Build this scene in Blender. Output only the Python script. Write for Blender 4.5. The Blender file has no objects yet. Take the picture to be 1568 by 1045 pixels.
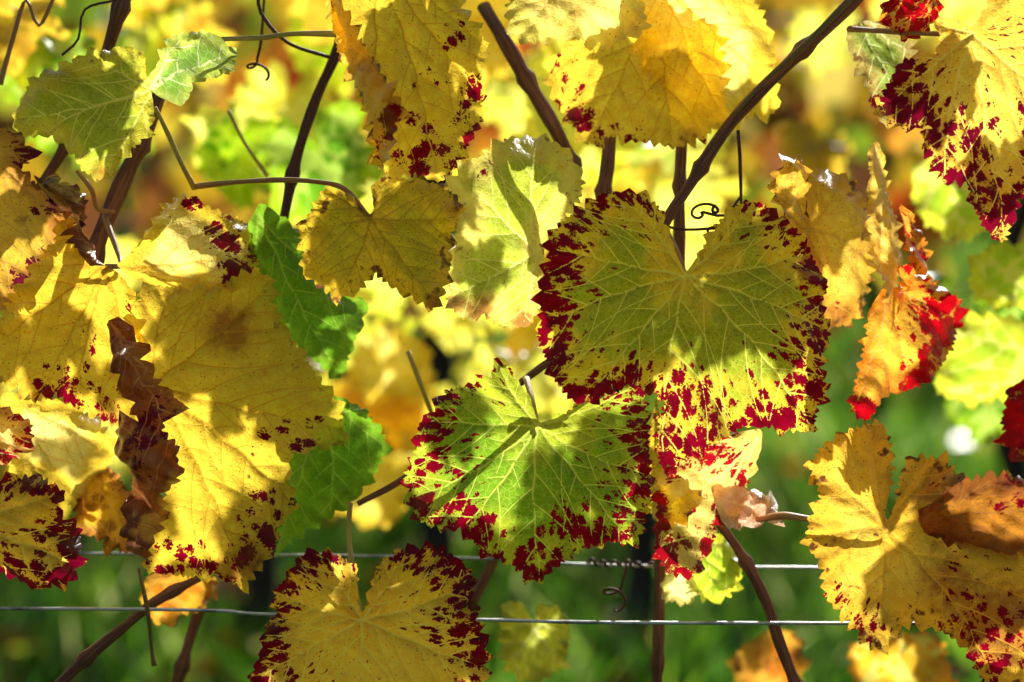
import bpy, math, random
import numpy as np
from mathutils import Vector
from mathutils.geometry import delaunay_2d_cdt

S=0.5227/1568; D=1.234
SUN_EL=36; SUN_AZ=14
random.seed(7); np.random.seed(7)
scene=bpy.context.scene
def P(px,py,y=0.0):
    f=(D+y)/D
    return Vector(((px-784)*S*f, y, (522.5-py)*S*f))
az=math.radians(SUN_AZ); el=math.radians(SUN_EL)
sd=Vector((math.sin(az)*math.cos(el),math.cos(az)*math.cos(el),math.sin(el)))

# ---------------------------------------------------------------- node helper
class NT:
    def __init__(s,name):
        s.m=bpy.data.materials.new(name); s.m.use_nodes=True
        s.t=s.m.node_tree; s.t.nodes.clear()
    def n(s,ty,**k):
        nd=s.t.nodes.new(ty)
        for a,b in k.items(): setattr(nd,a,b)
        return nd
    def put(s,sock,v):
        if v is None: return
        if hasattr(v,'is_output') : s.t.links.new(v,sock)
        else:
            if isinstance(v,(tuple,list)) and len(v)==3 and sock.type=='RGBA': v=(*v,1)
            sock.default_value=v
    def math(s,op,a,b=None,c=None,clamp=False):
        nd=s.n('ShaderNodeMath',operation=op); nd.use_clamp=clamp
        s.put(nd.inputs[0],a); s.put(nd.inputs[1],b)
        if c is not None: s.put(nd.inputs[2],c)
        return nd.outputs[0]
    def mix(s,f,a,b,mode='MIX'):
        nd=s.n('ShaderNodeMixRGB',blend_type=mode)
        s.put(nd.inputs[0],f); s.put(nd.inputs[1],a); s.put(nd.inputs[2],b)
        return nd.outputs[0]
    def attr(s,name):
        return s.n('ShaderNodeAttribute',attribute_name=name)
    def ss(s,v,lo,hi):
        nd=s.n('ShaderNodeMapRange',interpolation_type='SMOOTHSTEP')
        s.put(nd.inputs[0],v); nd.inputs[1].default_value=lo; nd.inputs[2].default_value=hi
        return nd.outputs[0]
    def noise(s,vec,sc,det=3,rough=.55,dist=0):
        nd=s.n('ShaderNodeTexNoise'); s.put(nd.inputs['Vector'],vec)
        nd.inputs['Scale'].default_value=sc; nd.inputs['Detail'].default_value=det
        nd.inputs['Roughness'].default_value=rough; nd.inputs['Distortion'].default_value=dist
        return nd
    def vor(s,vec,sc,feat='F1'):
        nd=s.n('ShaderNodeTexVoronoi',feature=feat); s.put(nd.inputs['Vector'],vec)
        nd.inputs['Scale'].default_value=sc
        return nd
    def vm(s,op,a,b):
        nd=s.n('ShaderNodeVectorMath',operation=op); s.put(nd.inputs[0],a); s.put(nd.inputs[1],b)
        return nd.outputs[0]
    def out(s,sh):
        o=s.n('ShaderNodeOutputMaterial'); s.t.links.new(sh,o.inputs[0]); return s.m

GREEN=(.13,.33,.015); LIME=(.52,.74,.04); YEL=(.95,.69,.06); PALE=(1.0,.86,.26); GOLD=(.92,.52,.03); ORANGE=(.85,.27,.02); BROWN=(.17,.06,.02)
YV=(.62,.33,.025)
_mc={}
def leaf_mat(cen,mar,vein=(.85,.80,.18),brown=.3,specks=.5,dry=0.0,spotT=(.24,.001,.015),spotR=(.03,.001,.02),name='leaf',tm=1.0,rm=.24,merge=0.0,simple=False):
    key=(cen,mar,vein,brown,specks,dry,spotT,tm,rm,merge,simple)
    if key in _mc: return _mc[key]
    t=NT(name)
    tm*=1.1
    uv=t.attr('leafuv').outputs['Vector']
    edge=t.attr('edge').outputs['Fac']; vn=t.attr('vein').outputs['Fac']
    n1=t.noise(uv,1.6,2).outputs['Fac']
    n2=t.noise(uv,5,2).outputs['Fac']
    g=t.math('ADD',edge,t.math('MULTIPLY',t.math('SUBTRACT',n1,.5),1.6))
    base=t.mix(t.ss(g,.15,.85),mar,cen)
    base=t.mix(1,base,t.mix(t.ss(n2,.3,.7),(.86,.82,.78),(1.03,1.04,1.05)),'MULTIPLY')
    if not simple:
        pol=t.attr('pol').outputs['Vector']; sp=t.attr('spot').outputs['Fac']; st=t.attr('stain').outputs['Fac']
        nn=t.noise(uv,22,2); n3=nn.outputs['Fac']
        base=t.mix(1,base,t.mix(t.ss(n3,.3,.7),(.92,.89,.82),(1.03,1.03,1.03)),'MULTIPLY')
        dv=t.n('ShaderNodeVectorMath',operation='SCALE'); t.put(dv.inputs[0],nn.outputs['Color']); dv.inputs['Scale'].default_value=.035
        uvd=t.vm('ADD',uv,dv.outputs[0])
        ve=t.vor(uvd,10,'DISTANCE_TO_EDGE').outputs['Distance']
        base=t.mix(t.math('MULTIPLY',t.math('SUBTRACT',1,t.ss(ve,0,.09)),.26),base,vein)
        sf=t.ss(t.math('ADD',st,t.math('MULTIPLY',t.math('SUBTRACT',n2,.5),.9)),.25,.8)
        base=t.mix(t.math('MULTIPLY',t.math('MULTIPLY',sf,t.ss(st,0,.3)),.85),base,(.34,.11,.022))
    b=t.math('ADD',t.math('SUBTRACT',1,edge),t.math('MULTIPLY',t.math('SUBTRACT',n2,.5),2.2))
    bm=t.math('MULTIPLY',t.ss(b,1.25-.45*brown,1.45-.35*brown),min(1,brown*2))
    base=t.mix(bm,base,BROWN)
    if dry>0:
        nb=t.noise(uv,2.2,4,.65,.6).outputs['Fac']
        base=t.mix(t.math('MULTIPLY',t.ss(nb,.62-.3*dry,.8-.3*dry),.9),base,(.28,.10,.022))
    if not simple:
        vs=t.vor(uv,21)
        cellr=t.n('ShaderNodeSeparateColor'); t.put(cellr.inputs[0],vs.outputs['Color'])
        sm=t.math('MULTIPLY',t.math('SUBTRACT',1,t.ss(vs.outputs['Distance'],.10,.32)),t.ss(t.math('ADD',cellr.outputs[1],t.math('MULTIPLY',t.math('SUBTRACT',n1,.5),.9)),1-.38*specks-.02,1-.38*specks+.06))
        base=t.mix(t.math('MULTIPLY',sm,.85),base,(.12,.04,.01))
    vw=t.math('SUBTRACT',1,t.ss(vn,.3,1.5))
    base=t.mix(t.math('MULTIPLY',vw,.78),base,vein)
    R=T=base
    if not simple:
        d2=t.n('ShaderNodeVectorMath',operation='SCALE'); t.put(d2.inputs[0],nn.outputs['Color']); d2.inputs['Scale'].default_value=.9
        vp=t.vor(t.vm('ADD',pol,d2.outputs[0]),1.0); c2=t.n('ShaderNodeSeparateColor'); t.put(c2.inputs[0],vp.outputs['Color'])
        m=t.math('ADD',sp,t.math('MULTIPLY',t.math('SUBTRACT',c2.outputs[0],.5),.58))
        m=t.math('SUBTRACT',m,t.math('ADD',t.math('MULTIPLY',vp.outputs['Distance'],1.3),.08-.1*merge))
        m=t.math('ADD',m,t.math('MULTIPLY',t.math('SUBTRACT',n2,.5),.5))
        m=t.math('ADD',m,t.math('MULTIPLY',t.math('SUBTRACT',n3,.5),.35))
        m=t.math('SUBTRACT',m,t.math('MULTIPLY',t.math('SUBTRACT',1,t.ss(vn,.3,2.2)),.42-.42*merge))
        spot=t.math('MULTIPLY',t.ss(m,-.04,.06),t.ss(sp,.02,.12))
        T=t.mix(spot,base,t.mix(t.ss(n2,.3,.7),spotT,tuple(x*.6 for x in spotT)))
        R=t.mix(spot,base,spotR)
    bp=None
    if not simple:
        bh=t.math('ADD',t.math('MULTIPLY',t.ss(vn,0,4),-.6),t.math('MULTIPLY',t.math('MINIMUM',ve,.14),4))
        bp=t.n('ShaderNodeBump'); bp.inputs['Strength'].default_value=.5; bp.inputs['Distance'].default_value=.0006
        t.put(bp.inputs['Height'],bh)
    df=t.n('ShaderNodeBsdfDiffuse'); t.put(df.inputs[0],t.mix(1,R,(rm,rm,rm*1.1),'MULTIPLY'))
    tr=t.n('ShaderNodeBsdfTranslucent'); t.put(tr.inputs[0],t.mix(1,T,(tm,tm,tm),'MULTIPLY'))
    ad=t.n('ShaderNodeAddShader'); t.t.links.new(df.outputs[0],ad.inputs[0]); t.t.links.new(tr.outputs[0],ad.inputs[1])
    gl=t.n('ShaderNodeBsdfGlossy'); gl.inputs['Roughness'].default_value=.40; t.put(gl.inputs[0],(.9,.9,.9))
    if bp:
        for q in (df,tr,gl): t.put(q.inputs['Normal'],bp.outputs[0])
    fr=t.n('ShaderNodeFresnel'); fr.inputs[0].default_value=1.38
    mx=t.n('ShaderNodeMixShader'); t.put(mx.inputs[0],t.math('MULTIPLY',fr.outputs[0],.7)); t.t.links.new(ad.outputs[0],mx.inputs[1]); t.t.links.new(gl.outputs[0],mx.inputs[2])
    _mc[key]=t.out(mx.outputs[0]); return _mc[key]

# ---------------------------------------------------------------- leaf geometry
def chaikin(p,it=1):
    p=np.array(p,float)
    for _ in range(it):
        q=np.roll(p,-1,0)
        a=p*.88+q*.12; b=p*.12+q*.88
        p=np.stack([a,b],1).reshape(-1,2)
    return p
def area(p):
    q=np.roll(p,-1,0); return .5*np.sum(p[:,0]*q[:,1]-q[:,0]*p[:,1])
def serrate(p,rng,L=15,amp=5,j=(0,0)):
    if area(p)<0: p=p[::-1]
    q=np.vstack([p,p[:1]]); seg=np.linalg.norm(np.diff(q,axis=0),axis=1); cum=np.r_[0,np.cumsum(seg)]
    tot=cum[-1]; s=[];a=0
    while a<tot-L*.6:
        s.append(a); a+=L*rng.choice([.5,.7,.9,1.2,1.6,1.9])*rng.uniform(.9,1.1)
    s=np.array(s)
    at=lambda v: np.stack([np.interp(v%tot,cum,q[:,0]),np.interp(v%tot,cum,q[:,1])],-1)
    out=[]
    for i in range(len(s)):
        a0=s[i]; a1=s[i+1] if i+1<len(s) else tot
        b0=at(a0); b1=at(a1); d=b1-b0; ln=np.linalg.norm(d)+1e-6
        nrm=np.array([d[1],-d[0]])/ln
        w=min(1,max(0,(np.hypot(*(b0-np.array(j)))-25)/50))
        am=amp*1.12*w*rng.uniform(.35,1.5)*min(1.7,ln/L)
        out.append(b0-nrm*am*.35)
        out.append(at(a0+(a1-a0)*.3)+nrm*am*.5)
        out.append(at(a0+(a1-a0)*rng.uniform(.45,.75))+nrm*am)
        out.append(at(a0+(a1-a0)*.88)+nrm*am*.1)
    return np.array(out)
def inside(pts,poly):
    a=poly;b=np.roll(poly,-1,0)
    x=pts[:,0:1];y=pts[:,1:2]
    c=((a[None,:,1]>y)!=(b[None,:,1]>y))
    xi=(b[:,0]-a[:,0])[None]*(y-a[None,:,1])/((b[:,1]-a[:,1])[None]+1e-12)+a[None,:,0]
    return (np.sum(c&(x<xi),1)%2)==1
def segdist(pts,A,B,W=None):
    out=np.full(len(pts),1e9); outw=np.full(len(pts),1e9)
    AB=B-A; L2=np.sum(AB**2,1)+1e-9
    for i in range(0,len(pts),1500):
        p=pts[i:i+1500,None,:]
        tt=np.clip(np.sum((p-A)*AB,2)/L2,0,1)
        d=np.linalg.norm(p-(A+tt[...,None]*AB),axis=2)
        out[i:i+1500]=d.min(1)
        if W is not None: outw[i:i+1500]=(d/W).min(1)
    return out,outw
def build_leaf_mesh(name,outline,tips,seed=0,g=7,L=15,amp=6,spot=(0,0),blobs=(),stains=(),bend=(0,0,0),wave=.007,pucker=.0028,curl=.014,px=S,sm=1,fold=None,crumple=0):
    """outline/tips in leaf plane units (x right, y up), relative to the petiole junction"""
    rng=random.Random(seed)
    poly=serrate(chaikin(outline,sm),rng,L,amp)
    A=[];B=[];W=[];par=[]
    mains=[]
    for ti,tp in enumerate(tips):
        tp=np.array(tp,float); ln=np.hypot(*tp); n=max(4,int(ln/14)); dirn=tp/ln; nr=np.array([-dirn[1],dirn[0]])
        bow=rng.uniform(-.05,.05)*ln; ph=rng.uniform(0,6)
        pts=[dirn*ln*k/n*.985+nr*(bow*math.sin(math.pi*k/n)+ln*.006*math.sin(ph+k*1.3)) for k in range(n+1)]
        mains.append(pts)
        for k in range(n): A.append(pts[k]);B.append(pts[k+1]);W.append(2.1*(1-.72*k/n));par.append(ti)
    A0=np.array(A);B0=np.array(B);par0=np.array(par); ab0=B0-A0; l20=np.sum(ab0**2,1)+1e-9
    for ti,pts in enumerate(mains):
        ln=sum(np.hypot(*(pts[k+1]-pts[k])) for k in range(len(pts)-1))
        a=rng.uniform(.10,.16)*ln; side=rng.choice([-1,1])
        while a<ln*.93:
            f=a/ln*(len(pts)-1); k=int(f); p=pts[k]+(pts[k+1]-pts[k])*(f-k); d=pts[k+1]-pts[k]; d=d/np.hypot(*d)
            an=side*math.radians(rng.uniform(40,54)); v=np.array([d[0]*math.cos(an)-d[1]*math.sin(an),d[0]*math.sin(an)+d[1]*math.cos(an)])
            cur=[p]
            for _ in range(36):
                cur.append(cur[-1]+v*8)
                turn=-side*.025; v=np.array([v[0]*math.cos(turn)-v[1]*math.sin(turn),v[0]*math.sin(turn)+v[1]*math.cos(turn)])
            ins=inside(np.array(cur),poly); m=1
            while m<len(cur) and ins[m]:
                q=cur[m]; tt=np.clip(np.sum((q-A0)*ab0,1)/l20,0,1); dd=np.linalg.norm(q-(A0+tt[:,None]*ab0),axis=1)
                oth=dd[par0!=ti].min() if (par0!=ti).any() else 1e9
                if m>2 and oth<dd[par0==ti].min()*.55: break
                m+=1
            cur=cur[:m]
            if len(cur)>2:
                for k2 in range(len(cur)-1): A.append(cur[k2]);B.append(cur[k2+1]);W.append(1.0*(1-.65*k2/len(cur)))
            a+=rng.uniform(14,26)*(ln/240)**.5; side=-side
    A=np.array(A);B=np.array(B);W=np.array(W)
    mn=poly.min(0);mx=poly.max(0)
    gx=np.arange(mn[0],mx[0],g); gy=np.arange(mn[1],mx[1],g*.87)
    X,Y=np.meshgrid(gx,gy); X=X+(np.arange(len(gy))%2)[:,None]*g*.5
    nprng=np.random.RandomState(seed)
    G=np.stack([X.ravel(),Y.ravel()],1)+nprng.uniform(-.15,.15,(X.size,2))*g
    G=G[inside(G,poly)]
    eA=poly;eB=np.roll(poly,-1,0)
    ed,_=segdist(G,eA,eB); G=G[ed>g*.45]
    vd,_=segdist(G,A,B); G=G[vd>g*.6]
    if g<9:
        d=B-A; l=np.linalg.norm(d,axis=1)[:,None]+1e-9; nr=np.stack([-d[:,1],d[:,0]],1)/l; w=(1.6*W+.4)[:,None]
        V=[]
        for f in (0,.5):
            c=A+d*f; V+= [c,c+nr*w,c-nr*w]
        V=np.vstack(V)
    else: V=A.copy()
    V=V[inside(V,poly)]; ed,_=segdist(V,eA,eB); V=V[ed>1.5]
    allp=np.vstack([poly,G,V])
    r=delaunay_2d_cdt([Vector((float(a),float(b))) for a,b in allp],[],[list(range(len(poly)))],1,.35)
    pts=np.array([(v.x,v.y) for v in r[0]]); faces=[f for f in r[2]]
    used=np.zeros(len(pts),bool)
    for f in faces: used[list(f)]=True
    idx=np.cumsum(used)-1; faces=[[int(idx[i]) for i in f] for f in faces]; pts=pts[used]
    ed,_=segdist(pts,eA,eB); vd,vw=segdist(pts,A,B,W); md,_=segdist(pts,A0,B0)
    R=np.sqrt(abs(area(poly))/math.pi)
    x=pts[:,0];y=pts[:,1]; r_=np.hypot(x,y)
    k=nprng.uniform(0,6.28,8)
    wv=(np.sin(x/R*2.1+k[0]+.8*np.sin(y/R*1.7+k[1]))*np.sin(y/R*2.3+k[2])+.45*np.sin(x/R*5+k[3])*np.sin(y/R*4.6+k[4])+.18*np.sin(x/R*11+k[5]+y/R*4)*np.sin(y/R*12+k[6]))
    en=np.clip(ed/(R*.45),0,1)
    theta=np.arctan2(x,-y)
    rip=np.sin(theta*7+k[7])+.7*np.sin(theta*13+k[5])+.5*np.sin(theta*23+k[1])
    dep=wave*wv*(.35+r_/R*.6)
    dep-=pucker*(1-np.exp(-md/14.))+pucker*.5*(1-np.exp(-vd/5.))
    dep+=curl*(1-en)**2*(.35+.35*rip)*np.clip(r_/R,0,1)
    dep+=bend[0]*x/R+bend[1]*y/R+bend[2]*(r_/R)**2
    if fold:
        fx,fy,fk=fold; s_=x*fx+y*fy; dep+=fk*np.abs(s_)/R
    if crumple:
        dep+=crumple*(np.abs(np.sin(x/9+np.sin(y/23+k[0])*2))*.6+np.abs(np.sin((x*.5+y)/13+k[1]+np.sin(x/17)))*.8+np.abs(np.sin((x-y*.6)/21+k[2]))*1.2)
    co=np.stack([x*px,dep,y*px],1)
    me=bpy.data.meshes.new(name)
    me.from_pydata(co.tolist(),[],faces)
    me.polygons.foreach_set('use_smooth',[True]*len(me.polygons))
    def fa(nm,v):
        a=me.attributes.new(nm,'FLOAT','POINT'); a.data.foreach_set('value',np.asarray(v,np.float32))
    fa('edge',np.clip(ed/(R*.5),0,1)); fa('vein',np.clip(vw,0,12))
    so=np.full(len(pts),0.)
    if spot[1]>0:
        wd=spot[0]*(1+.30*np.sin(theta*3+k[2])+.25*np.sin(theta*5+k[3]))
        so=spot[1]*np.clip(1.06-ed/wd*.9,0,1)*np.clip(r_/R*1.7-.35,0,1)
    for (bx,by,br,bs) in blobs:
        d=np.hypot(x-bx,y-by)/br; so=so+bs*1.05*np.clip(1.3-d*1.05,0,1.0)
    fa('spot',np.clip(so,0,1.5))
    sa=np.zeros(len(pts))
    for (bx,by,br,bs) in stains:
        d=np.hypot(x-bx,y-by)/br; sa=sa+bs*np.clip(1.3-d*1.05,0,1)
    fa('stain',np.clip(sa,0,1.2))
    a=me.attributes.new('leafuv','FLOAT_VECTOR','POINT'); a.data.foreach_set('vector',np.stack([x/100,y/100,np.full(len(x),seed*1.37)],1).astype(np.float32).ravel())
    a=me.attributes.new('pol','FLOAT_VECTOR','POINT'); a.data.foreach_set('vector',np.stack([theta*13.0*np.clip(R/170,.4,1.25),r_/100*4.6,np.full(len(x),seed*2.1)],1).astype(np.float32).ravel())
    return me
def link(o,parent=None):
    scene.collection.objects.link(o)
    if parent: o.parent=parent
    return o
_ls=[100]
def leaf(outline,j,tips,y0,mat,name='grape_leaf',blobs=(),stains=(),**k):
    _ls[0]+=1
    f=(D+y0)/D
    loc=lambda q:(q[0]-j[0],-(q[1]-j[1]))
    rel=lambda bl:[(b[0]-j[0],-(b[1]-j[1]),b[2],b[3]) for b in bl]
    me=build_leaf_mesh(name,[loc(p) for p in outline],[loc(p) for p in tips],seed=k.pop('seed',_ls[0]),px=S*f,blobs=rel(blobs),stains=rel(stains),**k)
    me.materials.append(mat)
    o=bpy.data.objects.new(name,me); o.location=P(j[0],j[1],y0); return link(o)

M_grn=leaf_mat((.33,.42,.025),(.84,.64,.05),(.80,.80,.17),brown=.25,specks=.9)
M_yel=leaf_mat(YEL,YEL,YV,brown=.25,specks=.6)
M_yel2=leaf_mat(PALE,YEL,(.80,.50,.06),brown=.15,specks=.45)
M_yol=leaf_mat((.60,.52,.03),(.80,.56,.04),(.40,.26,.03),brown=.7,specks=.95)
M_lime=leaf_mat(LIME,(.72,.76,.05),(.80,.82,.18),brown=.0,specks=.15,simple=True)
M_green=leaf_mat(GREEN,(.20,.42,.02),(.36,.55,.07),brown=.0,specks=.2)
M_pyel=leaf_mat((.96,.70,.09),(.92,.60,.07),(.95,.80,.2),brown=.35,specks=.8,spotT=(.22,.002,.022),spotR=(.035,.002,.03))
M_dryy=leaf_mat((.95,.66,.09),(.86,.50,.05),(.68,.38,.06),brown=.6,specks=.9,dry=.15)
M_dry=leaf_mat((.30,.115,.055),(.22,.07,.045),(.45,.22,.12),brown=.5,specks=.6,dry=.6,tm=.5,rm=.75,spotT=(.14,.01,.05))
M_redl=leaf_mat((.98,.55,.05),(.95,.36,.03),(.9,.45,.1),brown=.1,specks=.3,spotT=(.58,.002,.010),spotR=(.16,.003,.01),merge=.7)
M_or=leaf_mat(ORANGE,(.75,.4,.03),(.8,.4,.05),brown=.8,specks=.5,dry=.5,simple=True)

# --- the large green-centred leaf
leaf([(1049,418),(1034,388),(1022,355),(1008,318),(985,297),(950,294),(915,302),(880,325),(850,350),(833,375),(842,392),(832,420),(823,450),(830,480),(822,510),(835,545),(848,580),(875,612),(893,619),(925,605),(960,588),(995,600),(1020,612),(1012,650),(1008,690),(1015,719),(1050,702),(1090,682),(1140,655),(1175,655),(1215,660),(1252,664),(1255,630),(1270,600),(1255,560),(1276,510),(1262,470),(1274,435),(1255,400),(1240,370),(1215,345),(1178,312),(1150,306),(1120,318),(1095,350),(1070,390),(1053,414)],
 (1049,423),[(1015,712),(893,615),(826,500),(838,378),(950,297),(1252,660),(1270,505),(1245,385),(1158,309)],-.035,M_grn,spot=(92,.94),blobs=[(920,570,70,.3),(860,400,50,.2),(1150,540,35,.4),(1080,600,40,.35),(985,490,22,.4),(870,500,50,.2)],stains=[(895,608,30,.7),(1245,410,32,.9),(1015,700,25,.5)],bend=(.006,.004,.004),seed=11,L=14,amp=5,wave=.006,g=6)
# --- leaf below it
leaf([(821,640),(812,610),(790,580),(760,545),(752,578),(720,590),(680,600),(665,630),(640,650),(635,700),(617,730),(622,770),(635,800),(680,812),(708,812),(740,850),(780,870),(825,902),(850,870),(890,845),(930,830),(975,838),(990,800),(998,750),(995,700),(994,650),(985,598),(965,590),(930,605),(890,620),(850,640),(827,648)],
 (822,652),[(828,898),(708,812),(625,770),(650,645),(758,550),(970,835),(996,730),(970,593)],-.01,leaf_mat((.19,.38,.018),(.46,.54,.035),(.70,.78,.14),brown=.12,specks=.4),spot=(86,.96),blobs=[(740,790,45,.4),(870,800,50,.3),(930,760,40,.25)],bend=(-.004,-.006,.003),seed=12,L=15,amp=6,g=6)
# --- bottom leaf
leaf([(552,938),(548,900),(548,870),(520,848),(490,845),(460,850),(445,880),(420,905),(425,940),(405,960),(400,1000),(380,1045),(385,1075),(430,1110),(500,1130),(560,1160),(640,1120),(700,1090),(740,1050),(746,1000),(735,960),(722,920),(725,890),(700,855),(665,840),(620,838),(580,865),(568,900),(558,936)],
 (554,950),[(560,1155),(395,1040),(420,905),(500,848),(742,1030),(722,890),(620,840)],-.03,M_pyel,spot=(98,1.02),bend=(.004,-.012,.004),seed=13,L=15,amp=5,g=6)
# --- large yellow leaf, left centre
leaf([(215,440),(260,428),(330,435),(385,415),(415,425),(412,460),(430,500),(455,540),(490,590),(515,620),(520,655),(525,685),(480,688),(440,700),(438,740),(456,780),(425,800),(425,840),(395,870),(377,902),(330,880),(290,888),(245,880),(218,878),(225,840),(240,800),(258,740),(232,700),(215,650),(215,590),(222,540),(205,500)],
 (232,590),[(376,898),(522,660),(412,427),(222,870),(260,432),(452,778)],.0,M_yel,blobs=[(410,820,70,.65),(470,680,60,.65),(260,865,60,.6),(340,870,60,.55),(400,670,30,.5),(395,770,40,.5)],stains=[(350,505,60,.75),(385,860,50,.7),(330,880,40,.4)],bend=(.008,.004,.002),seed=14,wave=.010,L=17,amp=5,pucker=.0035)
# --- left yellow leaf
leaf([(163,408),(140,400),(105,345),(85,335),(88,370),(60,395),(35,440),(0,485),(-45,520),(-40,565),(10,595),(45,612),(75,598),(110,625),(140,640),(180,655),(205,662),(212,610),(205,560),(215,500),(205,450),(185,420)],
 (163,408),[(200,655),(110,622),(-40,550),(90,342),(45,608)],-.012,M_yel,blobs=[(60,610,50,.5),(155,630,45,.6),(100,600,45,.5),(190,610,40,.4),(130,520,25,.6),(130,560,25,.5),(190,480,25,.6)],stains=[(30,600,45,.5),(160,640,50,.6)],bend=(.006,.0,.004),seed=15,wave=.007)
# --- small leaf with red edge
leaf([(178,405),(195,395),(225,360),(240,320),(258,297),(290,300),(320,320),(350,328),(375,350),(386,380),(378,405),(355,425),(360,443),(330,440),(300,430),(270,440),(230,435),(200,425)],
 (180,408),[(384,380),(262,300),(357,440)],-.018,M_yel2,blobs=[(345,350,45,.7),(365,390,45,.8),(345,430,32,.7),(290,310,26,.7)],bend=(.006,.0,.004),seed=16,L=14,amp=5)
# --- top-left olive leaf and its folded pale lobe
leaf([(225,125),(220,80),(190,68),(140,80),(100,95),(60,115),(25,145),(12,180),(25,210),(75,205),(105,230),(120,260),(160,277),(190,245),(225,210),(235,180),(233,150)],
 (232,138),[(15,180),(160,272),(130,84),(60,205)],-.01,leaf_mat((.38,.50,.035),(.68,.62,.05),(.8,.78,.2),brown=.35,specks=.6),stains=[(155,265,25,.6)],bend=(.003,.004,.004),seed=17,L=14,amp=4)
leaf([(222,128),(250,100),(270,62),(320,52),(357,72),(345,105),(300,120),(270,157),(240,147)],(230,138),[(350,80),(285,62)],-.02,leaf_mat((.26,.48,.06),(.5,.62,.10),(.8,.85,.4),brown=.1,specks=.1),bend=(.012,-.02,.0),seed=18,L=14,amp=4)
# --- olive-yellow middle leaf
leaf([(562,332),(540,300),(500,285),(485,315),(455,345),(465,380),(462,415),(490,440),(515,458),(550,448),(572,415),(600,440),(640,460),(665,477),(680,440),(690,400),(688,360),(706,330),(700,300),(665,275),(620,275),(580,268),(568,290),(573,322)],
 (568,336),[(515,455),(670,470),(705,330),(590,270),(500,290),(458,350)],-.025,M_yol,stains=[(668,468,30,.8),(515,452,20,.6),(695,320,25,.6)],bend=(.004,.006,.006),seed=19,L=15,amp=5)
# --- sunlit leaf behind
leaf([(690,250),(730,240),(770,210),(830,205),(870,230),(893,265),(890,300),(860,340),(835,370),(830,420),(830,470),(805,502),(770,500),(740,480),(710,490),(680,460),(690,410),(700,350),(705,310),(680,280)],
 (822,388),[(692,260),(820,208),(685,455),(800,500)],.005,leaf_mat((.52,.64,.06),(.96,.84,.18),(.92,.88,.30),brown=.35,specks=.5),blobs=[(885,290,30,.5),(735,260,20,.5)],stains=[(735,475,35,.8),(800,492,28,.8),(690,465,22,.7)],bend=(-.004,.003,.003),seed=20)
# --- top centre leaf + folded strip
leaf([(500,-60),(505,30),(535,90),(560,150),(572,200),(575,250),(600,272),(640,265),(672,278),(700,250),(720,215),(738,180),(736,120),(748,70),(715,20),(690,-40),(600,-90)],
 (575,-60),[(670,276),(738,150),(585,262),(735,60)],-.02,M_yel,blobs=[(725,190,45,.75),(730,130,40,.8),(700,60,35,.6),(690,235,45,.75),(640,262,40,.75),(590,240,30,.6),(650,200,35,.6),(660,130,35,.5)],bend=(.004,.008,.003),seed=21)
leaf([(500,-40),(525,10),(545,50),(575,100),(605,150),(627,182),(605,210),(598,245),(583,264),(572,220),(570,180),(545,130),(515,80)],
 (505,-30),[(620,180),(583,260)],-.034,M_dryy,blobs=[(605,195,40,.8),(585,245,30,.8)],stains=[(570,110,40,.4),(610,170,30,.5)],bend=(-.03,-.006,.0),seed=22)
# --- top leaves right of centre
leaf([(860,75),(840,110),(845,140),(870,180),(895,222),(935,205),(980,215),(1030,227),(1080,210),(1108,180),(1110,100),(1090,20),(1000,-30),(900,20)],
 (1000,-10),[(845,110),(900,218),(1030,224),(1105,175)],.04,M_yel,blobs=[(855,100,35,.8),(870,165,46,.8),(915,205,36,.7),(1060,215,26,.5),(970,212,22,.6)],stains=[(1060,210,40,.5)],bend=(.0,.004,.003),seed=23)
leaf([(960,-50),(1050,-60),(1150,-10),(1188,50),(1196,110),(1200,165),(1150,170),(1110,195),(1050,150),(980,110)],
 (1000,-40),[(1190,120),(1110,190),(1150,0)],.03,M_yel2,bend=(.004,.0,.003),seed=24)
leaf([(790,-50),(960,-50),(985,20),(985,60),(930,75),(850,65),(800,78),(775,40)],(880,-50),[(800,70),(980,55),(870,65)],.025,leaf_mat(PALE,(.85,.75,.15),(.8,.7,.2),brown=.05,specks=.3),bend=(.0,.02,.0),seed=25)
# --- top-right purple/yellow leaf
leaf([(1490,42),(1512,12),(1550,-40),(1610,0),(1620,150),(1600,260),(1568,290),(1550,372),(1515,350),(1490,310),(1485,275),(1445,282),(1430,240),(1408,228),(1430,190),(1385,202),(1345,170),(1360,130),(1385,90),(1430,85),(1440,65),(1430,30),(1462,30)],
 (1490,50),[(1550,365),(1445,278),(1350,168),(1615,150),(1435,35)],-.045,M_pyel,spot=(60,.55),blobs=[(1390,140,75,.65),(1475,240,70,.55),(1540,320,60,.6),(1545,170,70,.45),(1540,60,50,.35)],stains=[(1380,150,60,.6),(1500,290,80,.5)],bend=(.004,.004,.006),seed=26)
leaf([(1350,10),(1390,-30),(1440,-20),(1435,30),(1400,58),(1365,40)],(1440,-20),[(1355,20),(1400,55)],-.02,M_redl,blobs=[(1395,20,90,.9)],seed=27)
leaf([(1290,45),(1330,30),(1395,60),(1400,110),(1385,170),(1355,200),(1330,140)],(1310,20),[(1385,170),(1395,80)],.03,leaf_mat((.24,.34,.05),(.4,.3,.08),(.6,.65,.3),brown=.4,specks=.5),blobs=[(1365,150,50,.8)],seed=28)
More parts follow.
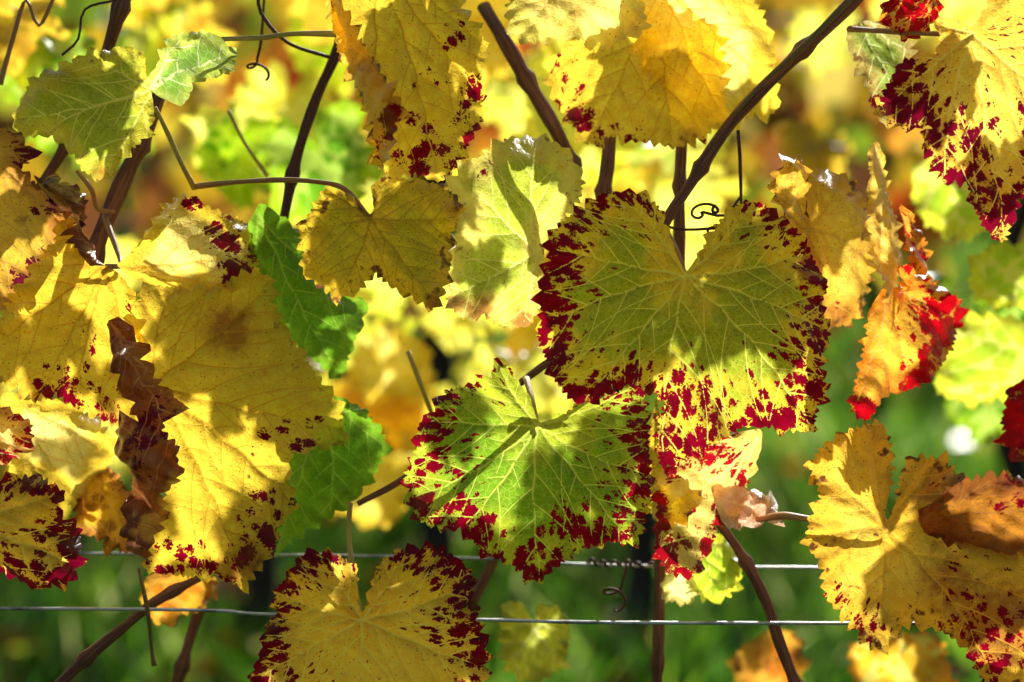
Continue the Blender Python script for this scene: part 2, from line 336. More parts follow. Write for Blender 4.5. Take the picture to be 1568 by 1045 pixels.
# --- right dry yellow leaves
leaf([(1235,265),(1265,255),(1300,262),(1325,290),(1342,320),(1352,380),(1347,430),(1345,460),(1320,497),(1290,500),(1268,480),(1272,430),(1240,370),(1232,320)],
 (1245,350),[(1300,265),(1350,400),(1300,498)],.01,M_dryy,blobs=[(1300,480,30,.5)],stains=[(1300,480,40,.8),(1310,380,35,.5),(1290,270,25,.4)],bend=(.006,.0,.01),seed=29)
leaf([(1180,270),(1210,240),(1230,260),(1232,300),(1242,345),(1240,370),(1210,340),(1180,315)],(1240,360),[(1205,245),(1182,300)],.0,M_dryy,bend=(.012,.0,.0),seed=30)
leaf([(1325,225),(1348,215),(1362,270),(1380,330),(1400,400),(1385,440),(1350,470),(1340,400),(1325,300)],(1340,220),[(1385,435),(1345,460)],.02,leaf_mat((.95,.72,.15),(.88,.6,.10),(.8,.55,.2),brown=.3,specks=.5),stains=[(1370,400,30,.4)],bend=(.03,.0,.0),seed=31)
leaf([(1350,440),(1390,440),(1400,420),(1440,430),(1480,460),(1497,490),(1470,540),(1430,580),(1400,600),(1350,605),(1320,645),(1293,625),(1315,560),(1325,480)],
 (1360,440),[(1490,490),(1400,598),(1300,630)],.035,M_redl,blobs=[(1465,490,80,1.2),(1415,595,55,1.1),(1310,635,42,1.1)],bend=(.02,.0,.0),seed=32)
leaf([(1375,310),(1410,330),(1440,390),(1430,410),(1400,420),(1370,500),(1385,440),(1395,380)],(1375,315),[(1435,400),(1375,490)],.025,M_redl,blobs=[(1400,380,90,.6)],stains=[(1420,370,40,.6)],bend=(.02,0,0),seed=33)
# --- bottom right leaf
leaf([(1354,792),(1366,740),(1369,690),(1355,648),(1310,655),(1265,680),(1238,712),(1258,755),(1235,830),(1262,870),(1265,915),(1300,950),(1340,997),(1370,970),(1410,955),(1450,970),(1490,1000),(1520,1060),(1600,1070),(1620,850),(1600,750),(1545,732),(1500,752),(1450,705),(1395,700),(1382,730),(1374,765),(1360,797)],
 (1353,806),[(1340,992),(1240,830),(1240,712),(1340,652),(1540,1060),(1600,800),(1440,707)],-.03,leaf_mat((.97,.70,.10),(.90,.55,.05),(.74,.42,.06),brown=.5,specks=.9,dry=.1),blobs=[(1470,930,90,.5),(1540,1010,95,.65),(1330,970,55,.55),(1440,740,45,.4),(1560,770,60,.7),(1275,915,30,.6)],stains=[(1530,960,120,.8),(1450,760,80,.75),(1430,880,60,.5),(1345,670,30,.4),(1330,970,30,.4)],bend=(.006,.006,.006),seed=34,wave=.012,g=6)
leaf([(1400,790),(1450,740),(1520,725),(1590,745),(1620,830),(1560,860),(1480,840),(1420,820)],(1390,810),[(1600,780),(1520,730)],-.05,leaf_mat((.70,.30,.03),(.40,.11,.03),(.4,.18,.05),brown=.8,specks=.6,dry=.6,tm=.75),blobs=[(1560,760,60,.8)],bend=(0,-.02,0),seed=35,wave=.010,crumple=.0012)
# --- left edge leaves
leaf([(-40,745),(0,735),(50,733),(92,757),(78,790),(105,810),(112,860),(100,897),(50,906),(0,882),(-50,870)],(-40,800),[(85,760),(105,870),(40,900)],-.03,M_pyel,spot=(70,1.05),bend=(.004,0,.003),seed=36)
leaf([(-40,620),(0,622),(55,650),(40,690),(0,715),(-40,720)],(-30,660),[(52,652),(0,710)],-.02,leaf_mat((.95,.62,.16),(.88,.45,.15),(.95,.75,.4),brown=.1,specks=.2,spotT=(.50,.008,.025)),spot=(50,.75),seed=37)
leaf([(-40,190),(10,197),(50,230),(30,260),(50,280),(82,300),(90,350),(62,400),(30,432),(0,485),(-40,470)],(-20,230),[(45,235),(85,345),(0,475)],-.03,leaf_mat((.86,.56,.06),(.6,.3,.05),(.6,.34,.08),brown=.6,specks=.8,dry=.2,spotT=(.16,.008,.03)),blobs=[(50,250,45,.9),(40,430,60,.9),(70,320,30,.7)],stains=[(50,250,50,.8),(30,440,60,.8),(75,340,40,.6)],bend=(.01,0,.006),seed=38)
leaf([(0,600),(60,608),(110,622),(160,655),(168,700),(130,740),(120,800),(100,795),(80,745),(30,735),(0,700)],(0,610),[(165,700),(115,790),(60,740)],.02,M_yel2,bend=(.0,0,.004),seed=39)
leaf([(120,720),(170,715),(200,760),(210,830),(190,850),(140,825),(112,820)],(120,700),[(200,830),(130,820)],.05,leaf_mat(GOLD,(.6,.25,.04),(.8,.5,.1),brown=.8,specks=.6,dry=.5),seed=40)
# dried curled leaves
leaf([(155,490),(190,500),(215,560),(235,600),(268,622),(240,660),(268,690),(271,735),(240,760),(235,800),(220,840),(212,872),(190,840),(185,780),(180,720),(162,680),(165,650),(205,650),(190,600),(165,550)],
 (160,492),[(215,860),(265,700),(262,625)],-.045,M_dry,name='dried_grape_leaf',bend=(.01,.0,.0),seed=41,wave=.012,curl=.02,pucker=.003,L=26,amp=8,fold=(.9,.3,.02),crumple=.0055,g=5,blobs=[(240,640,50,.7),(200,700,60,.6)])
leaf([(55,275),(105,280),(130,310),(125,350),(135,390),(160,408),(128,405),(98,350),(78,310)],(160,408),[(60,278),(120,300)],-.035,M_dry,name='dried_grape_leaf',seed=42,wave=.01,curl=.015,blobs=[(90,300,60,.6)],crumple=.003,g=5)
leaf([(1090,742),(1140,748),(1190,765),(1196,800),(1150,812),(1100,800)],(1090,760),[(1190,785)],.01,leaf_mat((.8,.45,.3),(.85,.55,.4),(.9,.6,.4),brown=.3,specks=.4,dry=.2),name='dried_grape_leaf',bend=(.01,.02,0),wave=.015,seed=43,L=24)
# green leaves behind
leaf([(400,308),(440,340),(470,370),(480,420),(520,455),(555,455),(550,500),(530,540),(510,587),(470,550),(430,510),(415,460),(400,415),(380,400),(378,350)],(395,330),[(510,580),(550,470),(385,400)],.03,M_green,bend=(0,0,.003),seed=44,amp=4)
leaf([(500,600),(560,628),(585,665),(592,690),(570,730),(540,770),(490,800),(440,832),(403,872),(425,800),(440,700),(480,640)],(500,610),[(405,868),(590,690),(500,795)],.04,M_green,bend=(0,0,.003),seed=45,amp=4)
leaf([(1167,655),(1165,690),(1147,740),(1130,770),(1100,800),(1090,840),(1060,880),(1020,872),(1000,840),(1010,780),(1005,730),(1060,690),(1110,665)],(1160,670),[(1050,875),(1005,800),(1120,785)],.02,leaf_mat((.98,.74,.18),(.94,.66,.15),(.9,.75,.3),brown=.2,specks=.3,spotT=(.45,.004,.015)),spot=(70,.85),blobs=[(1040,830,70,.5),(1120,700,40,.5)],seed=46)
leaf([(1005,600),(1010,650),(1030,690),(1070,690),(1080,740),(1040,800),(1000,800),(990,700)],(1000,610),[(1040,790)],.03,M_yol,blobs=[(1030,740,40,.5)],seed=47)
# small lower / farther leaves
leaf([(820,960),(800,920),(770,925),(765,985),(780,1030),(815,1045),(860,1030),(875,970),(850,925),(822,930)],(820,965),[(770,930),(780,1025),(860,1025),(865,940)],.16,leaf_mat((.66,.74,.06),(.66,.68,.06),(.8,.85,.3),brown=.1,specks=.3),seed=48)
leaf([(1060,830),(1100,815),(1135,850),(1130,900),(1090,925),(1060,900)],(1080,815),[(1090,920),(1130,880)],.07,M_lime,seed=49)
leaf([(1015,880),(1050,870),(1075,905),(1050,930),(1015,920)],(1050,870),[(1020,920)],.07,leaf_mat((.9,.85,.35),(.85,.75,.2),(.9,.85,.4),brown=.1,specks=.1,simple=True),seed=50)
for i,(o,c,dd,m) in enumerate([
 ([(1450,500),(1510,480),(1590,500),(1590,590),(1500,622),(1430,600)],(1590,540),.22,M_lime),
 ([(1480,400),(1530,370),(1600,380),(1600,470),(1530,470),(1490,450)],(1600,420),.20,M_lime),
 ([(1395,260),(1450,225),(1520,250),(1560,320),(1480,370),(1410,340)],(1440,230),.26,M_lime),
 ([(1540,600),(1600,560),(1620,700),(1550,705),(1533,650)],(1600,600),.06,M_redl),
 ([(1140,990),(1190,960),(1230,980),(1225,1060),(1150,1070),(1120,1030)],(1180,965),.30,M_or),
 ([(1300,990),(1360,965),(1440,975),(1460,1060),(1370,1080),(1310,1050)],(1380,970),.25,leaf_mat((.95,.55,.04),(.9,.4,.03),brown=.4,specks=.3,simple=True)),
 ([(225,880),(300,870),(340,900),(300,935),(235,960),(215,920)],(230,890),.10,M_or),
 ]):
    cx=sum(q[0] for q in o)/len(o); cy=sum(q[1] for q in o)/len(o)
    leaf(o,c,[o[(k*2)%len(o)] for k in range(3) if math.hypot(o[(k*2)%len(o)][0]-c[0],o[(k*2)%len(o)][1]-c[1])>25],dd,m,g=10,seed=60+i,blobs=[(cx,cy,90,1.5)] if i==3 else ())

# ---------------------------------------------------------------- rest of the vine's foliage (one object)
CP=[(0,1.0),(15,.84),(26,.72),(42,.84),(57,.96),(72,.82),(86,.68),(100,.76),(118,.83),(140,.70),(158,.58),(170,.34),(177,.10)]
def generic(R,rng):
    pts=[]
    jit=[rng.uniform(.90,1.08) for _ in CP]; jit2=[rng.uniform(.90,1.08) for _ in CP]
    for (a,r),j in zip(CP,jit):
        t=math.radians(a); pts.append((R*r*j*math.sin(t),-R*r*j*math.cos(t)))
    for (a,r),j in list(zip(CP,jit2))[::-1][:-1]:
        t=math.radians(-a); pts.append((R*r*j*math.sin(t),-R*r*j*math.cos(t)))
    tips=[(0,-R)]+[(R*r*math.sin(math.radians(a)),-R*r*math.cos(math.radians(a))) for a,r in ((57,.93),(-57,.93),(118,.8),(-118,.8))]
    return pts,tips
rng=random.Random(5)
canopy=bpy.data.objects.new('grapevine_foliage',None); link(canopy)
sY=leaf_mat(YEL,YEL,YV,brown=.25,simple=True); sP=leaf_mat(PALE,YEL,(.86,.66,.10),brown=.1,simple=True); sG=leaf_mat(GREEN,(.32,.52,.02),(.45,.62,.1),brown=0,simple=True)
sO=leaf_mat(GOLD,YEL,(.8,.6,.1),brown=.3,simple=True); sL2=leaf_mat((.80,.88,.08),(.9,.84,.08),(.9,.9,.2),brown=.05,simple=True)
fill_mats={'lime':M_lime,'lime2':sL2,'yel':sY,'pale':sP,'green':sG,'gold':sO,'orange':M_or}
variants={}
for mk,m in fill_mats.items():
    variants[mk]=[]
    for v in range(2):
        o,t=generic(120,rng)
        me=build_leaf_mesh('leaf_'+mk,o,t,seed=200+len(variants)*7+v,g=12,L=17,amp=6,bend=(0,0,rng.uniform(.0,.012)),wave=.010)
        me.materials.append(m); variants[mk].append(me)
def put_leaf(mk,loc,sc,rot):
    o=bpy.data.objects.new('leaf_'+mk,rng.choice(variants[mk])); o.location=loc; o.scale=(sc,sc,sc); o.rotation_euler=rot; link(o,canopy)
def scatter(n,xr,yr,dr,keys,rr=(.75,1.15)):
    for _ in range(n):
        put_leaf(rng.choice(keys),P(rng.uniform(*xr),rng.uniform(*yr),rng.uniform(*dr)),rng.uniform(*rr),(rng.uniform(-.6,.45),rng.uniform(-.7,.7),rng.uniform(-.6,.6)))
scatter(18,(-20,620),(-60,330),(.30,.7),['lime','lime2','lime','yel','lime2','green','lime'],(.9,1.3))
scatter(22,(600,1150),(-60,400),(.35,.75),['lime','lime2','yel','pale','lime2','pale'],(.9,1.4))
scatter(14,(0,560),(380,740),(.45,.75),['lime','lime2','yel','pale','gold','yel'],(.9,1.3))
scatter(20,(560,880),(400,690),(.55,.85),['lime','lime2','lime2','yel','pale','gold','pale','pale'],(.8,1.2))
scatter(9,(1200,1650),(-40,300),(.6,1.2),['lime2','gold','yel','orange'],(.8,1.2))
scatter(5,(1420,1650),(400,620),(.4,.6),['lime','green','lime2'])
scatter(9,(-600,-120),(0,900),(-.02,.3),['lime','yel'])
scatter(9,(1700,2150),(0,900),(-.02,.3),['lime','yel'])
rng=random.Random(9)
def shade_leaf(px,py,y0,R):
    """unseen leaf added up-sun, above the frame, to cast shade on a target spot"""
    tgt=P(px,py,y0); dy=(.176-tgt.z+R*S)/(math.tan(el)/math.cos(az)-.141)+rng.uniform(.0,.015)
    if dy<.03: dy=.03
    loc=tgt+sd*(dy/sd.y)
    put_leaf(rng.choice(['yel','green','green','gold']),loc+Vector((0,0,R*S*.2)),R/100,(rng.uniform(-.2,.2),rng.uniform(-.25,.25),rng.uniform(-.5,.5)))
for q in [(930,390,-.035,110),(1130,400,-.035,125),(930,530,-.035,90),(1215,480,-.035,75),(1060,470,-.035,50),  # spots to be shaded, each by a leaf added out of view
          (700,645,-.01,55),(870,740,-.01,80),(950,680,-.01,65),(900,830,-.01,50),
          (430,960,-.03,80),(570,900,-.03,45),(490,1040,-.03,65),
          (350,520,0,115),(450,640,0,70),(240,790,0,45),(400,800,0,70),
          (50,530,-.01,100),(150,600,-.01,50),(120,150,-.01,100),
          (650,60,-.02,100),(660,190,-.02,75),(570,370,-.025,95),(650,390,-.025,65),(725,420,0,55),
          (990,130,.04,95),(1430,120,-.045,80),(1530,270,-.045,60),
          (1300,330,.01,45),(1500,850,-.03,115),(1450,950,-.03,75),(1420,760,-.03,55),
          (450,430,.03,70),(500,700,.04,70),(30,830,-.03,55),(20,350,-.03,55),(210,680,-.045,40)]: shade_leaf(*q)

# ---------------------------------------------------------------- stems
def bark(name,c1,c2,rough=.6,sc=1):
    t=NT(name)
    a=t.attr('tube').outputs['Vector']
    n=t.noise(a,3.5*sc,4,.65).outputs['Fac']
    col=t.mix(t.ss(n,.38,.62),c1,c2)
    b=t.n('ShaderNodeBsdfPrincipled'); t.put(b.inputs['Base Color'],col); b.inputs['Roughness'].default_value=rough
    bp=t.n('ShaderNodeBump'); bp.inputs['Strength'].default_value=.6; bp.inputs['Distance'].default_value=.001; t.put(bp.inputs['Height'],n)
    t.put(b.inputs['Normal'],bp.outputs[0])
    return t.out(b.outputs[0])
MB=bark('cane_bark',(.42,.16,.07),(.16,.055,.03)); MBD=bark('dark_bark',(.22,.08,.045),(.09,.03,.02))
MPY=bark('petiole_yellow',(.85,.66,.14),(.72,.46,.09),.5); MPR=bark('petiole_red',(.6,.2,.08),(.7,.42,.12),.45); MG=bark('cane_green',(.32,.26,.06),(.40,.2,.06),.5)
MTRUNK=bark('trunk_bark',(.05,.035,.03),(.025,.018,.018),.9)
def tube_mesh(name,pts,rad,seg=10,mat=None,knots=0,seed=0,step=.004):
    rg=random.Random(seed)
    P_=[pts[0]*2-pts[1]]+list(pts)+[pts[-1]*2-pts[-2]]; out=[];rr=[]
    rad=list(rad) if hasattr(rad,'__len__') else [rad]*len(pts)
    Rr=[rad[0]]+rad+[rad[-1]]
    for i in range(1,len(P_)-2):
        n=min(60,max(3,int((P_[i+1]-P_[i]).length/step)))
        for k in range(n):
            t=k/n;a,b,c,d=P_[i-1],P_[i],P_[i+1],P_[i+2]
            out.append(.5*((2*b)+(c-a)*t+(2*a-5*b+4*c-d)*t*t+(3*b-a-3*c+d)*t**3)); rr.append(Rr[i]*(1-t)+Rr[i+1]*t)
    out.append(pts[-1]);rr.append(rad[-1])
    vs=[];fs=[];tv=[]
    up=Vector((.13,1,.21)).normalized(); kn=[]
    cum=[0]
    for i in range(1,len(out)): cum.append(cum[-1]+(out[i]-out[i-1]).length)
    if knots:
        x=rg.uniform(.01,.05)
        while x<cum[-1]: kn.append(x); x+=rg.uniform(.05,.085)
    for i,p in enumerate(out):
        tg=(out[min(i+1,len(out)-1)]-out[max(i-1,0)]).normalized()
        a=tg.cross(up).normalized(); b=tg.cross(a).normalized()
        r=rr[i]*(1+.07*math.sin(cum[i]*170+seed))
        for x in kn: r+=rr[i]*.55*math.exp(-((cum[i]-x)/.0035)**2)
        for s in range(seg):
            an=2*math.pi*s/seg; w=1+.06*math.sin(an*3+seed)
            vs.append(p+(a*math.cos(an)+b*math.sin(an))*r*w); tv.append((math.cos(an),math.sin(an),cum[i]*12+seed))
    n=len(out)
    for i in range(n-1):
        for s in range(seg):
            fs.append((i*seg+s,i*seg+(s+1)%seg,(i+1)*seg+(s+1)%seg,(i+1)*seg+s))
    fs.append(tuple(range(seg))[::-1]); fs.append(tuple((n-1)*seg+s for s in range(seg)))
    me=bpy.data.meshes.new(name); me.from_pydata([tuple(v) for v in vs],[],fs)
    me.polygons.foreach_set('use_smooth',[True]*len(me.polygons))
    a=me.attributes.new('tube','FLOAT_VECTOR','POINT'); a.data.foreach_set('vector',np.array(tv,np.float32).ravel())
    if mat: me.materials.append(mat)
    return me
def cane(pp,r,mat,name='vine_cane',knots=0,parent=None,seed=None):
    _ls[0]+=1
    pts=[P(*q) for q in pp]; rad=[x*S for x in r] if hasattr(r,'__len__') else r*S
    o=bpy.data.objects.new(name,tube_mesh(name,pts,rad,10,mat,knots,seed if seed is not None else _ls[0])); return link(o,parent)
cane([(1420,-140,.03),(1310,0,.03),(1210,95,.028),(1120,188,.025),(1062,275,.02),(1015,348,.02),(975,440,.03),(900,520,.04),(830,562,.03),(700,665,.05),(620,732,.04),(548,772,.04)],[10,10,10,10,9,8,7,6,6,6,5,5],MB,knots=1)
cane([(1330,-30,.02),(1240,62,.015),(1165,130,.02),(1122,178,.02)],[5,5,4,3],MG)
cane([(560,-60,.07),(520,70,.06),(485,150,.06),(455,240,.06),(435,335,.06)],[9,9,8,9,8],MBD,knots=1)
cane([(230,-80,.05),(190,0,.04),(160,90,.05),(120,190,.06),(60,290,.07)],[11,11,10,9,9],MB,knots=1)
cane([(260,100,.06),(238,160,.05),(212,225,.045),(178,300,.04),(145,385,.04),(120,480,.05)],[11,12,13,14,13,12],MB,knots=1)
cane([(740,10,.08),(770,60,.07),(810,130,.07),(848,195,.07),(880,260,.08)],[11,12,12,12,11],MB,knots=1)
cane([(990,-90,.06),(1005,-10,.06),(985,60,.07)],10,MB,knots=1)
cane([(935,200,.06),(930,260,.06),(918,330,.06)],[11,11,9],MB,knots=1)
cane([(1045,200,.06),(1041,300,.06),(1040,430,.06),(1030,620,.07),(1018,800,.08),(1012,900,.08),(1004,1120,.08)],[9,9,10,10,9,9,9],MB,knots=1)
cane([(60,1080,.03),(130,1010,.03),(190,960,.035),(240,920,.04),(305,885,.05)],[8,9,8,8,7],MB,knots=1)
cane([(310,920,.12),(290,980,.12),(262,1080,.12)],[8,9,9],MB,knots=1)
cane([(1100,800,.04),(1135,850,.04),(1172,920,.04),(1195,990,.045),(1235,1090,.05)],[7,8,9,9,10],MB,knots=1)
cane([(765,840,.14),(745,880,.14),(722,925,.14)],9,MB)
cane([(212,870,.02),(225,930,.02),(232,990,.03),(236,1020,.03)],[3,3.5,3,4],MG,name='leaf_petiole')
for pp,r,m in [([(238,165,-.01),(262,215,0),(280,255,0),(298,288,.01)],[3,4,4,5],MPY),
 ([(298,286,.01),(350,280,0),(420,276,0),(480,278,-.005),(528,290,-.01),(568,335,-.022)],[5,4,4,4,4,3],MPR),
 ([(520,52,.0),(450,52,0),(400,58,.01),(340,60,.02)],[5,4,4,4],MPY),
 ([(536,770,.0),(534,810,0),(538,860,-.01),(554,950,-.026)],[4,4,4,3],MPY),
 ([(822,652,-.006),(815,615,.0),(806,580,.02)],[4,5,5],MPY),
 ([(1049,424,-.03),(1040,395,-.02),(1018,350,.01)],[4,4.5,5],MPR),
 ([(1160,796,.02),(1200,790,.0),(1250,796,-.01),(1353,806,-.024)],[5,6,5,4],MPR),
 ([(625,538,.06),(645,590,.06),(662,635,.07)],[4,4,4],MPY),
 ([(163,408,-.01),(180,408,-.015),(185,400,0),(160,330,.03)],[4,4,4,5],MPR),
 ([(350,170,.1),(375,220,.1),(410,270,.1)],[3,3,3],MPY),
 ([(1300,45,.02),(1350,48,0),(1420,52,-.02),(1490,52,-.04)],[5,4,4,4],MPR),
 ([(1130,200,.02),(1133,240,.02),(1135,320,.03)],[3,3,2],MBD),
 ([(395,-20,.03),(400,20,.03),(440,65,.03),(505,88,.05)],[3,3,3,3],MBD),
 ([(90,-20,.05),(60,40,.05),(40,0,.05),(20,60,.05),(0,130,.05)],[3,3,3,4,5],MPR),
 ([(180,0,.02),(130,15,.02),(120,60,.02),(95,85,.02)],[2,2,2,2],MBD),
 ([(118,262,.0),(140,290,0),(150,320,.02),(175,325,.03)],[3,4,4,3],MPR)]:
    cane(pp,r,m,name='leaf_petiole')
def tendril(cx,cy,dd,r0,turns,ax,nm='vine_tendril',tail=None):
    pts=[]
    n=int(turns*14)
    for k in range(n):
        a=k/14*2*math.pi; rr=r0*(1-.5*k/n)
        pts.append(P(cx+rr*math.cos(a)+ax[0]*k/n,cy+rr*.7*math.sin(a)+ax[1]*k/n,dd+.003*math.sin(a)))
    if tail: pts=[P(*q) for q in tail]+pts
    o=bpy.data.objects.new(nm,tube_mesh(nm,pts,2.2*S,6,MBD,0,3)); link(o)
tendril(1060,325,.0,16,1.7,(45,-8),tail=[(1135,300,.02),(1110,330,.01)])
tendril(1085,350,.01,12,1.2,(20,5),tail=[(1010,345,.02),(1050,352,.01)])
tendril(935,890,.05,18,1.5,(15,45),tail=[(960,865,.05)])
tendril(380,90,.05,14,1.4,(30,30),tail=[(405,-10,.06),(400,60,.05)])

# ---------------------------------------------------------------- trellis wires
t=NT('galvanised_wire'); tcn=t.n('ShaderNodeTexCoord').outputs['Object']
b=t.n('ShaderNodeBsdfPrincipled'); t.put(b.inputs['Base Color'],t.mix(t.ss(t.noise(tcn,60,3).outputs['Fac'],.45,.7),(.88,.9,.93),(.25,.24,.24))); b.inputs['Metallic'].default_value=.8; b.inputs['Roughness'].default_value=.5
MW=t.out(b.outputs[0])
def wire(y,dd,r=2.9):
    pts=[P(-2500,y[0],dd),P(0,y[0],dd),P(420,y[1],dd),P(760,y[2],dd),P(1290,y[3],dd),P(4200,y[3]+4,dd)]
    o=bpy.data.objects.new('trellis_wire',tube_mesh('trellis_wire',pts,r*S,8,MW)); return link(o)
wire((932,941,950,955),.03)
wire((848,850,856,870),.10,2.8)
pts=[]
for k in range(120):
    a=k/120*2*math.pi*6; rr=.0014*(1+.35*math.sin(k*.21)); pts.append(P(900+110*(k/120+.02*math.sin(k*.13)),861+5*k/120,.10)+Vector((0,math.cos(a)*rr,math.sin(a)*rr)))
link(bpy.data.objects.new('wire_tie',tube_mesh('wire_tie',pts,2.8*S,6,MBD)))

# ---------------------------------------------------------------- vineyard setting
SL=.10; G0=-.75
gz=lambda y: G0+SL*y
t=NT('ground_soil_grass'); g=t.n('ShaderNodeNewGeometry').outputs['Position']
n=t.noise(g,1.2,3,.65).outputs['Fac']; n2=t.noise(g,14,3,.7).outputs['Fac']
c=t.mix(t.ss(n,.4,.6),(.02,.05,.01),(.05,.09,.015)); c=t.mix(t.math('MULTIPLY',t.ss(n2,.5,.65),.7),c,(.07,.045,.025))
b=t.n('ShaderNodeBsdfDiffuse'); t.put(b.inputs[0],c); MGR=t.out(b.outputs[0])
me=bpy.data.meshes.new('ground'); vs=[];fs=[]
ys=[-60,-20,-5,0,2,4,6,8,12,18,30,60,120,300]; xs=[-300,-100,-30,-10,-5,0,5,10,30,100,300]
for y in ys:
    for x in xs: vs.append((x,y,gz(y)+(.02*math.sin(x*3+y) if abs(x)<11 else 0)))
for i in range(len(ys)-1):
    for k in range(len(xs)-1):
        q=i*len(xs)+k; fs.append((q,q+1,q+1+len(xs),q+len(xs)))
me.from_pydata(vs,[],fs); me.materials.append(MGR); link(bpy.data.objects.new('ground',me))
def vc_mat(name,R=.4,Tm=.75,gls=.06,ro=.3):
    t=NT(name); c=t.attr('col').outputs['Color']
    df=t.n('ShaderNodeBsdfDiffuse'); t.put(df.inputs[0],t.mix(1,c,(R,R,R),'MULTIPLY'))
    tr=t.n('ShaderNodeBsdfTranslucent'); t.put(tr.inputs[0],t.mix(1,c,(Tm,Tm,Tm),'MULTIPLY'))
    ad=t.n('ShaderNodeAddShader'); t.t.links.new(df.outputs[0],ad.inputs[0]); t.t.links.new(tr.outputs[0],ad.inputs[1])
    gl=t.n('ShaderNodeBsdfGlossy'); gl.inputs['Roughness'].default_value=ro
    mx=t.n('ShaderNodeMixShader'); mx.inputs[0].default_value=gls; t.t.links.new(ad.outputs[0],mx.inputs[1]); t.t.links.new(gl.outputs[0],mx.inputs[2])
    return t.out(mx.outputs[0])
MVF=vc_mat('row_foliage',.25,.9); MGB=vc_mat('grass_blades',.25,.95,.14,.22)
nr=np.random.RandomState(3)
def mass_mesh(name,centers,size,cols,mat,shape,flat=0):
    n=len(centers); k=len(shape)
    a=nr.normal(size=(n,3)); a[:,2]*=.6
    if flat: a=a*np.array([.35,.35,0])+np.array([0,0,1])
    else: a=a*.7+np.array([0,-1,.3])
    a/=np.linalg.norm(a,axis=1)[:,None]
    r=nr.normal(size=(n,3)); u=np.cross(a,r); u/=np.linalg.norm(u,axis=1)[:,None]; v=np.cross(a,u)
    sh=np.array(shape)
    co=centers[:,None,:]+size[:,None,None]*(sh[None,:,0:1]*u[:,None,:]+sh[None,:,1:2]*v[:,None,:]+(.35*np.abs(sh[None,:,0:1]))*a[:,None,:])
    me=bpy.data.meshes.new(name); me.vertices.add(n*k); me.vertices.foreach_set('co',co.ravel())
    me.loops.add(n*k); me.polygons.add(n); me.loops.foreach_set('vertex_index',np.arange(n*k,dtype=np.int32))
    me.polygons.foreach_set('loop_start',np.arange(0,n*k,k,dtype=np.int32)); me.polygons.foreach_set('loop_total',np.full(n,k,np.int32))
    me.update(); me.validate()
    at=me.attributes.new('col','FLOAT_COLOR','POINT'); cc=np.repeat(np.c_[cols,np.ones(n)],k,0); at.data.foreach_set('color',cc.astype(np.float32).ravel())
    me.materials.append(mat); return me
LS=[(0,-1),(.8,-.55),(.6,-.1),(.8,.35),(.05,.25),(-.8,.35),(-.6,-.1),(-.8,-.55)]
pal=np.array([(.95,.62,.03),(.95,.62,.03),(.9,.74,.06),(.5,.62,.03),(.25,.42,.02),(.88,.32,.02),(.7,.13,.015),(.35,.12,.03),(.98,.78,.15)])
def vine_row(y,n,w,xs,full=True):
    root=bpy.data.objects.new('vine_row',None); link(root)
    x=nr.uniform(-w,w,n); base=gz(y)
    dens=.5+.5*np.sin(x*2.3+y)+.3*np.sin(x*6.1+y*2)
    h=base+nr.uniform(.66,1.75,n)-np.clip(nr.exponential(.1,n),0,.3)*(dens>.3)
    c=np.stack([x,y+nr.normal(size=n)*.13,h],1)
    cl=pal[nr.randint(0,len(pal),n)]*nr.uniform(.7,1.05,(n,1))
    me=mass_mesh('foliage',c,nr.uniform(.045,.08,n),cl,MVF,LS); link(bpy.data.objects.new('foliage',me),root)
    for k,xx in enumerate(xs):
        pts=[Vector((xx,y,base-.05)),Vector((xx+.02,y,base+.25)),Vector((xx-.02,y+.02,base+.5)),Vector((xx+.05,y,base+.75)),Vector((xx+.25,y,base+.85))]
        link(bpy.data.objects.new('trunk',tube_mesh('trunk',pts,[.03,.026,.022,.018,.01],7,MTRUNK,0,k,step=.05)),root)
        if full:
            for q in range(3):
                px=xx+nr.uniform(-.3,.4); link(bpy.data.objects.new('cane',tube_mesh('cane',[Vector((px,y,base+.75)),Vector((px+nr.uniform(-.1,.1),y+nr.uniform(-.05,.05),base+1.2)),Vector((px+nr.uniform(-.15,.15),y,base+1.75))],.006,5,MB,step=.1)),root)
        if k%4==1:
            link(bpy.data.objects.new('post',tube_mesh('post',[Vector((xx+.28,y,base-.1)),Vector((xx+.28,y,base+.9)),Vector((xx+.28,y,base+1.9))],.03,8,MTRUNK,step=.2)),root)
    for hz in (.7,1.0,1.35): link(bpy.data.objects.new('wire',tube_mesh('wire',[Vector((-w,y,base+hz)),Vector((0,y,base+hz-.01)),Vector((w,y,base+hz))],.0012,5,MW,step=1)),root)
vine_row(2.4,1500,3.5,[.178+.57*k for k in range(-6,6)]); vine_row(4.8,2800,5,[.1+.8*k for k in range(-6,6)]); vine_row(7.4,3600,7,[.4+.9*k for k in range(-7,7)],False); vine_row(11,5500,10,[.9*k for k in range(-8,8)],False)
vine_row(16,6500,14,[],False)
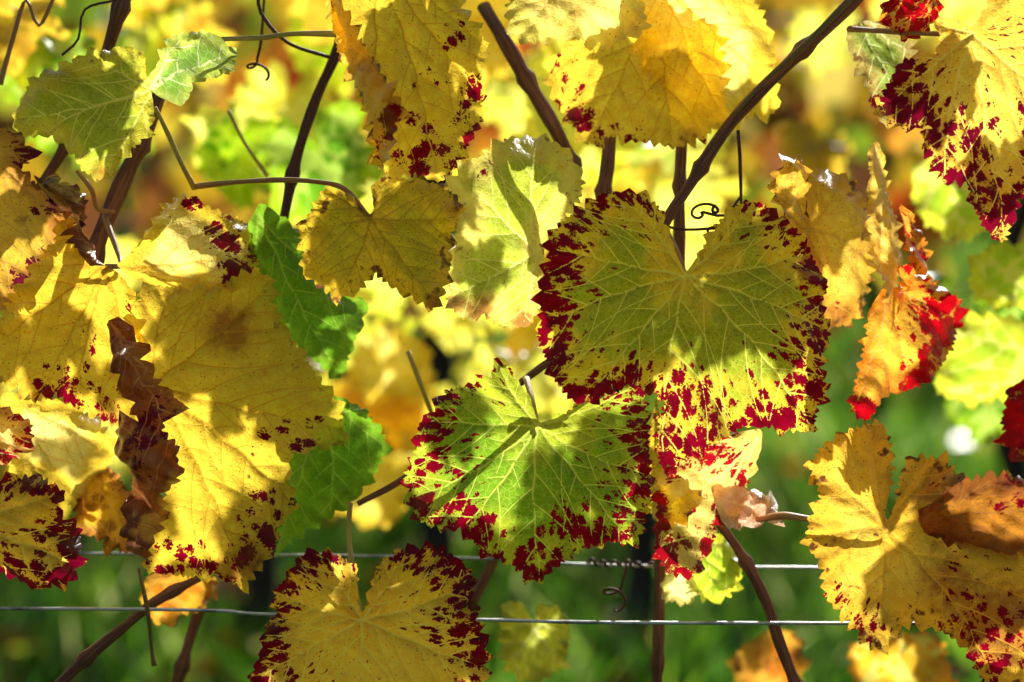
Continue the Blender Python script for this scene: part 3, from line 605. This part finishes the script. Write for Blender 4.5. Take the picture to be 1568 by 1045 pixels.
def grass(name,n,xr,yr,h,wd):
    x=nr.uniform(*xr,n); y=nr.uniform(*yr,n)
    cl=np.sin(x*5+y)*np.sin(y*4.3)+np.sin(x*11)*np.sin(y*9)
    keep=nr.uniform(-1.2,1.2,n)<cl; x=x[keep];y=y[keep];cl=cl[keep];n=len(x)
    hh=nr.uniform(*h,n)*(1+.3*cl)
    a=nr.uniform(0,6.28,n); le=nr.normal(size=(n,2))*.45*hh[:,None]
    b=np.stack([x,y,gz(y)-.005],1); d=np.stack([np.cos(a),np.sin(a),0*a],1)*(wd*.5)
    tip=b+np.c_[le,hh]; mid=b+np.c_[le*.35,hh*.55]
    co=np.stack([b-d,b+d,mid+d*.8,tip,mid-d*.8],1)
    me=bpy.data.meshes.new(name); me.vertices.add(n*5); me.vertices.foreach_set('co',co.ravel()); me.loops.add(n*5); me.polygons.add(n)
    me.loops.foreach_set('vertex_index',np.arange(n*5,dtype=np.int32)); me.polygons.foreach_set('loop_start',np.arange(0,n*5,5,dtype=np.int32)); me.polygons.foreach_set('loop_total',np.full(n,5,np.int32)); me.update(); me.validate()
    col=np.array([(.08,.30,.01),(.16,.42,.02),(.36,.62,.04),(.04,.14,.01),(.80,.90,.32)])[nr.choice(5,n,p=[.25,.24,.22,.18,.11])]
    at=me.attributes.new('col','FLOAT_COLOR','POINT'); at.data.foreach_set('color',np.repeat(np.c_[col,np.ones(n)],5,0).astype(np.float32).ravel()); me.materials.append(MGB)
    link(bpy.data.objects.new(name,me))
grass('grass',38000,(-2.5,2.5),(1.2,5),(.05,.15),.009)
grass('grass',30000,(-5,5),(5,12),(.07,.18),.015)
n=1000; y=nr.uniform(.3,10,n); x=nr.uniform(-4,4,n)
me=mass_mesh('fallen_leaves',np.stack([x,y,gz(y)+.07],1),nr.uniform(.03,.055,n),pal[nr.choice([0,2,5,6,7,8],n)]*.8,MVF,LS,flat=1); link(bpy.data.objects.new('fallen_leaves',me))

# ---------------------------------------------------------------- light
L=bpy.data.lights.new('sun','SUN'); L.energy=5; L.angle=math.radians(.5); L.color=(1,.97,.90)
lo=bpy.data.objects.new('sun',L); lo.rotation_euler=sd.to_track_quat('Z','Y').to_euler(); link(lo)
w=bpy.data.worlds.new('World'); scene.world=w; w.use_nodes=True; nt=w.node_tree
bg=nt.nodes['Background']; sk=nt.nodes.new('ShaderNodeTexSky'); sk.sky_type='NISHITA'; sk.sun_disc=False; sk.sun_elevation=el; sk.sun_rotation=az
nt.links.new(sk.outputs[0],bg.inputs[0]); bg.inputs[1].default_value=.06
cam=bpy.data.cameras.new('camera'); cam.lens=85; cam.sensor_width=36; cam.clip_start=.02; cam.clip_end=1000
cam.dof.use_dof=True; cam.dof.focus_distance=D-.015; cam.dof.aperture_fstop=4.8
co=bpy.data.objects.new('camera',cam); co.location=(0,-D,0); co.rotation_euler=(math.pi/2,0,0); link(co); scene.camera=co
scene.view_settings.view_transform='Standard'; scene.view_settings.look='None'; scene.view_settings.exposure=0
